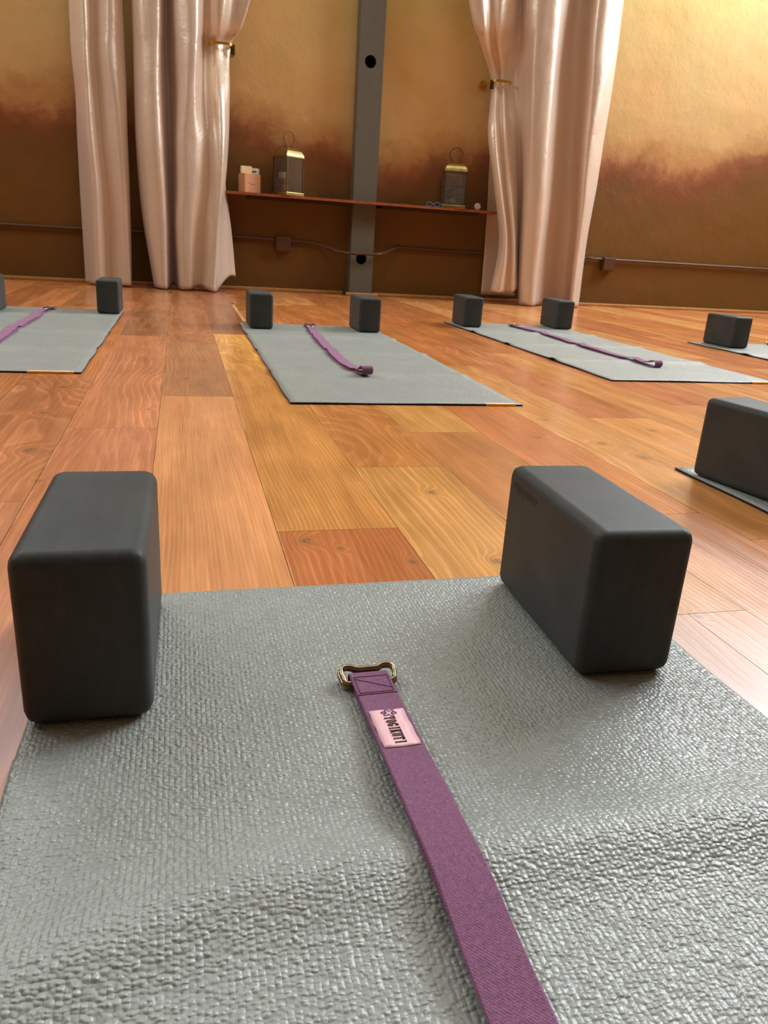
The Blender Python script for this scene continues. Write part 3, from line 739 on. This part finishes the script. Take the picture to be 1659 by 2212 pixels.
mini('small_carton', .462, 5.865, SZ+.1227, math.radians(6), .075, .04, .048, M['cream'], 'small cream carton lying on top of the kraft box', 'box')
t = mini('card_packet', .527, 5.90, SZ+.1227, math.radians(-30), .045, .05, .040, M['white'], 'little white and black packet beside the cream carton on the kraft box', 'packet')
bm = bmesh.new(); box(bm, -.0232, .0232, -.0258, -.0252, .012, .022); obj('black_band', bm, M['black'], t)

# glasses
def spectacles(x, y, rz, m, lab, grp, sc=1.0, q=1.0):
    t = empty('spectacles', (x, y, SZ), rz, lab, 'glasses', grp)
    for sx_ in (-1, 1):
        pts = [(sx_*.033*sc+.024*sc*math.cos(a*math.pi/10), -.001, .019*sc+.017*sc*math.sin(a*math.pi/10)) for a in range(20)]
        bm = bmesh.new(); tube(bm, pts, .0016*q, 6, closed=True); obj('rim', bm, m, t)
        bm = bmesh.new(); lathe(bm, [(.021*sc, -.0012), (.021*sc, .0002)], (sx_*.033*sc, 0, .019*sc), 20, axis='Y'); 
        for v in bm.verts: v.co.z = .019*sc+(v.co.z-.019*sc)*.72
        obj('lens', bm, M['glass'], t)
        bm = bmesh.new(); tube(bm, smooth_path([(sx_*.058*sc, 0, .026*sc), (sx_*.060*sc, .03, .022*sc), (sx_*.054*sc, .075, .012*sc), (sx_*.048*sc, .10, .003)], 4), .0015*q, 6); obj('temple', bm, m, t)
    bm = bmesh.new(); tube(bm, smooth_path([(-.010*sc, 0, .022*sc), (0, -.001, .027*sc), (.010*sc, 0, .022*sc)], 4), .0014*q, 6); obj('bridge', bm, m, t)
spectacles(1.045, 5.85, 0.1, M['black'], 'dark wire spectacles folded out on the shelf right of the larger lantern', None)
spectacles(1.845, 5.84, -0.35, M['blue'], 'small blue-rimmed glasses on the shelf left of the dull brass lantern', None, .9, 2.0)
bm = bmesh.new(); tube(bm, [(-.07, 0, .004), (0, .004, .0042), (.07, 0, .004)], [.003, .0035, .002], 8)
o = obj('incense_stick', bm, M['cleat']); o.location = (1.60, 5.87, SZ); tag(o, 'thin dark stick lying on the shelf just right of the post', 'stick')
t = empty('round_dial', (2.205, 5.86, SZ), 0.1, 'small round ivory dial standing upright at the right end of the shelf', 'dial')
bm = bmesh.new(); lathe(bm, [(.020, -.006), (.025, -.005), (.026, 0), (.025, .006), (.02, .007)], (0, 0, .0265), 28, axis='Y'); obj('case', bm, M['dial'], t)
bm = bmesh.new(); lathe(bm, [(.011, -.0068), (.011, -.0062)], (0, 0, .0265), 20, axis='Y'); obj('face', bm, M['cream'], t)
# ------------------------------------------------------------------ yoga mats
MT = .0045
def ripple_near(x, y):
    yc = .372 - .45*max(0, .03-x)**1.2
    a = .0125*math.exp(-((y-yc)/.036)**2)
    a += .006*math.exp(-((y+.09)/.04)**2)
    ex = (x+.13)/.02
    a += .004*math.exp(-ex*ex)*(1 if y < .53 else .2)*(.6+.4*math.sin(y*14))
    a += .0016*(mnoise.noise(Vector((x*5, y*6, 1)))+.4)*max(0, min(1, (.56-y)/.06))
    return max(0, a)
def ripple_far(creases, seed):
    def f(x, y):
        a = 0
        for c in creases: a += .0075*math.exp(-((y-c)/.03)**2)*(.8+.3*mnoise.noise(Vector((x*4, c, seed))))
        a += .002*(mnoise.noise(Vector((x*4+seed, y*4, seed)))+.35)
        return max(0, a)
    return f
def mat(x0, x1, y0, y1, rip, label, flat, nx=28, ny=90, tag_w=.085, rot=0):
    bm = bmesh.new()
    t = empty('yoga_mat', (x0, y0, 0), rot, label, 'yoga mat', 'grey ribbed mats on the plank floor')
    L = y1-y0; Wd = x1-x0
    def fl(x, y):
        k = 1.0
        for (cx, cy, rx, ry) in flat:
            d = max(abs(x-cx)/rx, abs(y-cy)/ry); k = min(k, max(0, min(1, (d-1)/.25)))
        return k
    top = []; bot = []
    for i in range(nx+1):
        a = []; b = []
        for j in range(ny+1):
            x = x0+Wd*i/nx; y = y0+L*j/ny
            z = rip(x, y)*fl(x, y)
            wob = .0012*math.sin(y*23+x0*9) if i in (0, nx) else 0
            a.append(bm.verts.new((x-x0+wob, y-y0, MT+z))); b.append(bm.verts.new((x-x0+wob, y-y0, .0006+z)))
        top.append(a); bot.append(b)
    for i in range(nx):
        for j in range(ny):
            f = bm.faces.new((top[i][j], top[i+1][j], top[i+1][j+1], top[i][j+1])); f.smooth = True
            f = bm.faces.new((bot[i][j+1], bot[i+1][j+1], bot[i+1][j], bot[i][j])); f.smooth = True; f.material_index = 1
    for i in range(nx):
        for j in (0, ny): bm.faces.new((top[i][j], top[i+1][j], bot[i+1][j], bot[i][j])).material_index = 1
    for j in range(ny):
        for i in (0, nx): bm.faces.new((top[i][j], top[i][j+1], bot[i][j+1], bot[i][j])).material_index = 0 if i == 0 and x0 < .95 and y0 < 0 else 1
    obj('sheet', bm, [M['mat'], M['mat_under_shade']], t)
    if tag_w:
        bm = bmesh.new(); z = rip(x1-.08, y0)*fl(x1-.08, y0)
        box(bm, Wd-.02-tag_w, Wd-.02, -.0018, .007, z+.0002, z+MT+.0012); obj('edge_tag', bm, M['tag'], t)
        bm = bmesh.new(); box(bm, Wd-.02-tag_w, Wd-.02, .0072, .014, z+MT+.0002, z+MT+.0010); obj('tag_fold', bm, M['tagpink'], t)
    return t
mat(-.132, .509, -.97, .809, ripple_near, 'nearest grey ribbed mat filling the foreground, rippled by an old fold', [(-.083, .68, .056, .118), (.417, .68, .056, .12)], 130, 300, 0)
mat(.951, 1.585, -.51, 1.268, ripple_far([.818, .37], 2), 'mat at the right edge behind the near right block, only its corner in view', [(1.03, 1.12, .09, .14)], 28, 90)
mat(.255, .885, 1.866, 3.66, ripple_far([3.21, 2.76, 2.31], 5), 'grey ribbed mat in the middle of the floor, facing the post', [(.337, 3.55, .06, .12), (.824, 3.55, .06, .12)])
mat(1.40, 2.07, 2.285, 4.07, ripple_far([3.62, 3.18, 2.73], 8), 'grey ribbed mat right of the middle one, in front of the right curtain', [(1.476, 3.95, .06, .13), (2.035, 4.0, .06, .13)], rot=0)
mat(-.905, -.275, 2.246, 4.02, ripple_far([3.70, 3.14, 2.69], 12), 'grey ribbed mat at the left edge, in front of the left curtain', [(-.327, 3.95, .06, .13), (-.836, 3.85, .06, .13)], tag_w=.12)
mat(2.55, 3.18, 1.72, 3.50, ripple_far([3.05, 2.60], 15), 'mat cut off by the right edge under the block farthest right', [(2.69, 3.40, .07, .12)])

# ------------------------------------------------------------------ foam blocks
def block_mesh():
    bm = bmesh.new(); box(bm, -.051, .051, -.1145, .1145, 0, .152, bevel=.0125, seg=5)
    return bm
blk = None
def block(x, y, rz, label):
    """x, y: middle of the block's front bottom edge"""
    global blk
    if blk is None:
        o = obj('yoga_block', block_mesh(), M['foam']); blk = o
        for p in o.data.polygons: p.use_smooth = True
        md = o.modifiers.new('wn', 'WEIGHTED_NORMAL'); md.keep_sharp = False; md.weight = 90
    else:
        o = blk.copy(); C.objects.link(o)
        if 'kids' in o: pass
    c = Vector((0, .1145, 0)); c.rotate(Matrix.Rotation(rz, 3, 'Z'))
    o.location = (x+c.x, y+c.y, MT+.0007); o.rotation_euler = (0, 0, rz)
    return tag(o, label, 'yoga block', 'charcoal foam blocks on the mats')
block(-.083, .566, -.01, 'near left charcoal foam block on the foreground mat, its black end facing us')
bR = block(.4125, .565, -.04, 'near right charcoal foam block with faint pressed lettering on its side')
b5 = block(0, 0, .18, 'big charcoal foam block cut off by the right edge, behind the near right one')
c = Vector((-.051, .1145, 0)); c.rotate(Matrix.Rotation(.18, 3, 'Z'))
b5.location = (.9535-c.x, 1.222-c.y, MT+.0007)
block(-.331, 3.835, .0, 'far block beside the left curtain, standing on the right corner of the left mat')
block(-.836, 3.72, .0, 'block just entering the photo at the left edge')
block(.337, 3.43, .0, 'block on the left corner of the middle mat')
block(.826, 3.43, -.0, 'block on the right corner of the middle mat, below the post')
block(1.476, 3.83, -.06, 'block on the left corner of the mat right of the middle one')
block(2.035, 3.89, -.06, 'block beneath the right curtain, on the right corner of its mat')
block(2.69, 3.275, .0, 'far block at the right edge, alone on the last mat\'s corner')

# pressed word on the near right block, upside down
cu = bpy.data.curves.new('w', 'FONT'); cu.body = 'manduka'; cu.size = .0190; cu.extrude = .0002; cu.align_x = 'LEFT'; cu.space_character = .98
tmp = bpy.data.objects.new('w', cu); C.objects.link(tmp); bpy.context.view_layer.update()
me = bpy.data.meshes.new_from_object(tmp); bpy.data.objects.remove(tmp)
L = bpy.data.objects.new('pressed_lettering', me); C.objects.link(L); me.materials.append(M['emboss']); L.parent = bR
L['label'] = 'pressed lettering upside down near the top edge'
# text plane: local x -> block -y reversed (upside down), local y -> down, normal -> -x
R3 = Matrix(((0, 0, -1), (1, 0, 0), (0, -1, 0)))
L.matrix_parent_inverse = Matrix.Identity(4)
L.matrix_local = Matrix.Translation((-.0511, .0270, .136)) @ R3.to_4x4()

# ------------------------------------------------------------------ straps
def ribbon(bm, path, width, th, mi=0):
    """closed ribbon along path; width along the horizontal normal"""
    prev = None; P = path
    for i, p in enumerate(P):
        tg = (P[min(i+1, len(P)-1)]-P[max(i-1, 0)]); hx = Vector((tg.x, tg.y, 0))
        hx = Vector((0, -1, 0)) if hx.length < 1e-6 else hx.normalized()
        if hx.y > 0: hx = -hx
        side = Vector((-hx.y, hx.x, 0)); tgn = tg.normalized(); nrm = side.cross(tgn).normalized()
        w2 = side*width/2; t2 = nrm*th/2
        ring = [bm.verts.new(p+w2*.94+t2), bm.verts.new(p+w2), bm.verts.new(p+w2*.94-t2), bm.verts.new(p-w2*.94-t2), bm.verts.new(p-w2), bm.verts.new(p-w2*.94+t2)]
        if prev:
            for k in range(6):
                f = bm.faces.new((prev[k], prev[(k+1)%6], ring[(k+1)%6], ring[k])); f.material_index = mi
        else: bm.faces.new(ring)
        prev = ring
    bm.faces.new(prev)
STROKES = {  # slab letters in a 0..0.6 by 0..1 cell
 'Y': [((0,1),(.3,.5)),((.6,1),(.3,.5)),((.3,.5),(.3,0)),((-.08,1),(.14,1)),((.46,1),(.68,1)),((.16,0),(.44,0))],
 'O': [((.3,1),(.08,.82)),((.08,.82),(0,.5)),((0,.5),(.08,.18)),((.08,.18),(.3,0)),((.3,0),(.52,.18)),((.52,.18),(.6,.5)),((.6,.5),(.52,.82)),((.52,.82),(.3,1))],
 'G': [((.56,.82),(.3,1)),((.3,1),(.08,.82)),((.08,.82),(0,.5)),((0,.5),(.08,.18)),((.08,.18),(.3,0)),((.3,0),(.54,.14)),((.54,.14),(.54,.44)),((.34,.44),(.64,.44)),((.56,.74),(.56,1))],
 'I': [((.3,0),(.3,1)),((.14,1),(.46,1)),((.14,0),(.46,0))],
 'K': [((.08,0),(.08,1)),((.56,1),(.08,.42)),((.24,.6),(.58,0)),((-.06,1),(.22,1)),((-.06,0),(.22,0)),((.44,1),(.68,1)),((.46,0),(.70,0))],
 'U': [((.04,1),(.04,.3)),((.04,.3),(.14,.06)),((.14,.06),(.3,0)),((.3,0),(.46,.06)),((.46,.06),(.56,.3)),((.56,.3),(.56,1)),((-.08,1),(.18,1)),((.42,1),(.68,1))],
 'T': [((.3,0),(.3,1)),((-.02,1),(.62,1)),((-.02,1),(-.02,.8)),((.62,1),(.62,.8)),((.16,0),(.44,0))],
}
def stroke(bm, a, b, w, z0, z1, fn):
    a = Vector((a[0], a[1])); b = Vector((b[0], b[1])); d = (b-a).normalized(); n = Vector((-d.y, d.x))*w/2; e = d*w/2
    c = [a-e+n, a-e-n, b+e-n, b+e+n]
    lo = [bm.verts.new(fn(p.x, p.y, z0)) for p in c]; hi = [bm.verts.new(fn(p.x, p.y, z1)) for p in c]
    bm.faces.new(hi); bm.faces.new(lo[::-1])
    for k in range(4): bm.faces.new((lo[k], lo[(k+1)%4], hi[(k+1)%4], hi[k]))

WID, TH = .0365, .0022
def strap(pts, loop_r, label, zfn, near=False, lab_pos=.062, skew=.002, loop_back=.04):
    """pts: plan points (x, y) from buckle end to loop end"""
    o = empty('yoga_strap', (pts[0][0], pts[0][1], 0), 0, label, 'strap', 'plum cotton straps with metal buckles')
    ox, oy = pts[0]
    n = 10 if not near else 16
    plan = smooth_path([(a, b, 0) for a, b in pts], n)
    top = []; low = []
    N = len(plan)
    for i, p in enumerate(plan):
        s = i/(N-1); z = zfn(p.x, p.y)
        wv = (0 if near else .0009*math.sin(p.y*40))+.0012*mnoise.noise(Vector((p.x*9, p.y*9, 3)))
        lift = .004+.0015*math.sin(p.y*17)
        top.append(Vector((p.x-ox, p.y-oy, z+lift+TH*1.5+.0016+max(0, wv))))
        low.append(Vector((p.x-ox+skew+.0012*math.sin(p.y*31), p.y-oy, z+TH*.5+.0006)))
    # loop end: the doubled band opens into a small eye
    e = top[-1]; d = (top[-1]-top[-4]).normalized(); d.z = 0; d.normalize()
    loop = []
    zb = low[-1].z
    ramp_n = 8
    for k in range(1, ramp_n+1):
        q = k/ramp_n; s_ = q*q*(3-2*q)
        loop.append(Vector((e.x+d.x*loop_back*q, e.y+d.y*loop_back*q, e.z+(zb+2*loop_r-e.z)*s_)))
    c = Vector((e.x+d.x*loop_back, e.y+d.y*loop_back, zb+loop_r))
    for k in range(1, 12):
        a = math.pi/2 - math.pi*k/11
        loop.append(Vector((c.x+d.x*loop_r*math.cos(a), c.y+d.y*loop_r*math.cos(a), c.z+loop_r*math.sin(a))))
    l0 = loop[-1]
    back = [l0.lerp(low[-1], q) for q in (.35, .7)]
    path = top + loop + back + low[::-1]
    bm = bmesh.new(); ribbon(bm, path, WID, TH); obj('webbing', bm, M['web'], o)
    # frame of the band near the buckle
    d0 = Vector((plan[2].x-plan[0].x, plan[2].y-plan[0].y, 0)).normalized(); sd = Vector((-d0.y, d0.x, 0))
    ang = math.atan2(-d0.x, -d0.y) * 1.0
    zb0 = top[0].z
    def fr(u, v, z):   # u across (to the right), v along towards the loop
        return Vector((0, 0, zb0)) - sd*(-u) + d0*v + Vector((0, 0, z))
    if sd.x < 0: sd = -sd
    fr = lambda u, v, z: sd*u + d0*v + Vector((0, 0, zb0+z))
    # fold of webbing round the rings
    bm = bmesh.new(); pts_ = []
    for k in range(9):
        a = math.pi/2+math.pi*k/8; pts_.append((math.cos(a)*.0042, -.0035+math.sin(a)*.0042))
    P = [fr(0, .034, .0022), fr(0, .004, .0022)] + [fr(0, q[0]-.001, q[1]+.0012) for q in pts_[0:9]]
    ribbon(bm, P, WID+.0006, .0021)
    hd = obj('stitched_end', bm, M['web'], o)
    bm = bmesh.new(); zz = .0022+.0012
    st = [((-.0155,.006),(.0155,.006)),((-.0155,.032),(.0155,.032)),((-.0155,.006),(-.0155,.032)),((.0155,.006),(.0155,.032)),((-.0155,.009),(.0155,.027))]
    for a, b in st: stroke(bm, a, b, .0006, zz-.0006, zz+.00025, fr)
    obj('stitching', bm, M['stitch'], hd)
    # buckle: two slim rings with flattened shoulders
    for q, (off, lift, w_) in enumerate(((-.0015, .000, .0262), (.0005, .0042, .0252))):
        bm = bmesh.new()
        sh = [(-w_+.004, .012), (-w_+.001, .004), (-w_, -.006), (-w_+.003, -.013), (-w_+.010, -.0135), (-w_+.016, -.0095), (0, -.0095), (w_-.016, -.0095), (w_-.010, -.0135), (w_-.003, -.013), (w_, -.006), (w_-.001, .004), (w_-.004, .012), (0, .0125)]
        pp = [fr(u, v+off-.001, lift-.002+(-v)*.22) for u, v in sh]
        pp = [fr(u*1.0, v*.74+off-.001, lift-.002+(-v)*.22) for u, v in sh]
        cl = []
        for i in range(len(pp)):
            for k in range(4):
                cl.append(cr(pp[i-1], pp[i], pp[(i+1) % len(pp)], pp[(i+2) % len(pp)], k/4))
        tube(bm, cl, .0021, 10, closed=True)
        obj('buckle_ring', bm, M['buckle'], o)
    # label
    bm = bmesh.new(); lu, lv0, lv1 = .0152, lab_pos+.022, lab_pos+.078
    nn = 14; g = []
    idx = lambda v: min(N-2, max(0, next((i for i in range(N-1) if (plan[i+1]-plan[0]).length >= v), N-2)))
    def surf(u, v, z):
        i = idx(v); a, b = top[i], top[i+1]; L_ = (plan[i+1]-plan[i]).length; q = (v-(plan[i]-plan[0]).length)/max(L_, 1e-6)
        p = a.lerp(b, max(-.2, min(1.2, q))); return Vector((p.x+sd.x*u, p.y+sd.y*u, p.z+TH/2+z))
    lv0, lv1 = lab_pos, lab_pos+.056
    for i in range(nn+1):
        v = lv0+(lv1-lv0)*i/nn; pk = .0005*math.sin(i*1.1)
        g.append([bm.verts.new(surf(u, v+.0005*math.sin(u*200+i), .0006+pk*abs(u)/lu)) for u in (-lu, -lu*.5, 0, lu*.5, lu)])
    for i in range(nn):
        for k in range(4): f = bm.faces.new((g[i][k], g[i][k+1], g[i+1][k+1], g[i+1][k])); f.smooth = True
    lb = obj('sewn_label', bm, M['label'], o); lb['label'] = 'pink satin label'
    md = lb.modifiers.new('t', 'SOLIDIFY'); md.thickness = .0005; md.offset = -1
    # wording runs along the strap, away from the buckle
    bm = bmesh.new(); hh = .0086; cw = .0058; v0 = lv0+.0125
    fn = lambda a, b, z: surf(b, a, z)
    for k, ch in enumerate('YOGIKUTI'):
        w_ = cw*(.8 if ch == 'I' else 1.0)
        for a, b in STROKES[ch]:
            A = (v0+a[0]*.0050, -.0045+a[1]*hh); B = (v0+b[0]*.0050, -.0045+b[1]*hh)
            stroke(bm, A, B, .00062, .0009, .0014, fn)
        v0 += .0053 if ch != 'I' else .0046
    obj('wording', bm, M['ink'], lb)
    bm = bmesh.new()
    for k in range(6):
        a0 = k*math.pi/3+.3; pts2 = []
        for q in range(13):
            a = a0+(q/12-.5)*1.0; r = .0018+.0034*math.sin(math.pi*q/12)**.7
            pts2.append((lv0+.0058+r*math.cos(a), .001+r*math.sin(a)*1.3))
        for q in range(12): stroke(bm, pts2[q], pts2[q+1], .0004, .0009, .0013, fn)
    obj('flower_emblem', bm, M['violet'], lb)
    return o
zn = lambda x, y: MT+max(.0118*math.exp(-((y-.37)/.12)**2), .0075*math.exp(-((y+.09)/.12)**2))
strap([(.159, .592), (.1595, .54), (.159, .47), (.159, .40), (.1605, .345), (.1605, .29), (.1615, .24), (.163, .1), (.162, -.2), (.158, -.5), (.160, -.78)], .013, 'nearest plum strap running down the foreground mat, pink label and buckle in full view', zn, near=True)
def zf(cr_, sd): 
    f = ripple_far(cr_, sd); return lambda x, y: MT+f(x, y)
strap([(.574, 3.585), (.545, 3.2), (.524, 2.75), (.52, 2.45), (.535, 2.30)], .0125, 'plum strap on the middle mat, its rolled end toward us', zf([3.21, 2.76, 2.31], 5), lab_pos=.05, skew=-.003)
strap([(1.755, 3.94), (1.775, 3.62), (1.757, 3.25), (1.752, 2.86), (1.765, 2.66)], .012, 'plum strap on the mat in front of the right curtain, open loop toward us', zf([3.62, 3.18, 2.73], 8), lab_pos=.05, loop_back=.07)
strap([(-.600, 3.945), (-.618, 3.85), (-.606, 3.53), (-.612, 3.15), (-.606, 2.9), (-.60, 2.6)], .0125, 'plum strap crossing the left mat, cut off by the left edge', zf([3.70, 3.14, 2.69], 12), lab_pos=.05, skew=.004)
strap([(3.03, 3.46), (3.03, 3.2), (3.02, 2.8), (3.02, 2.2)], .012, 'strap whose buckle tip just shows at the right edge', zf([3.05, 2.60], 15))
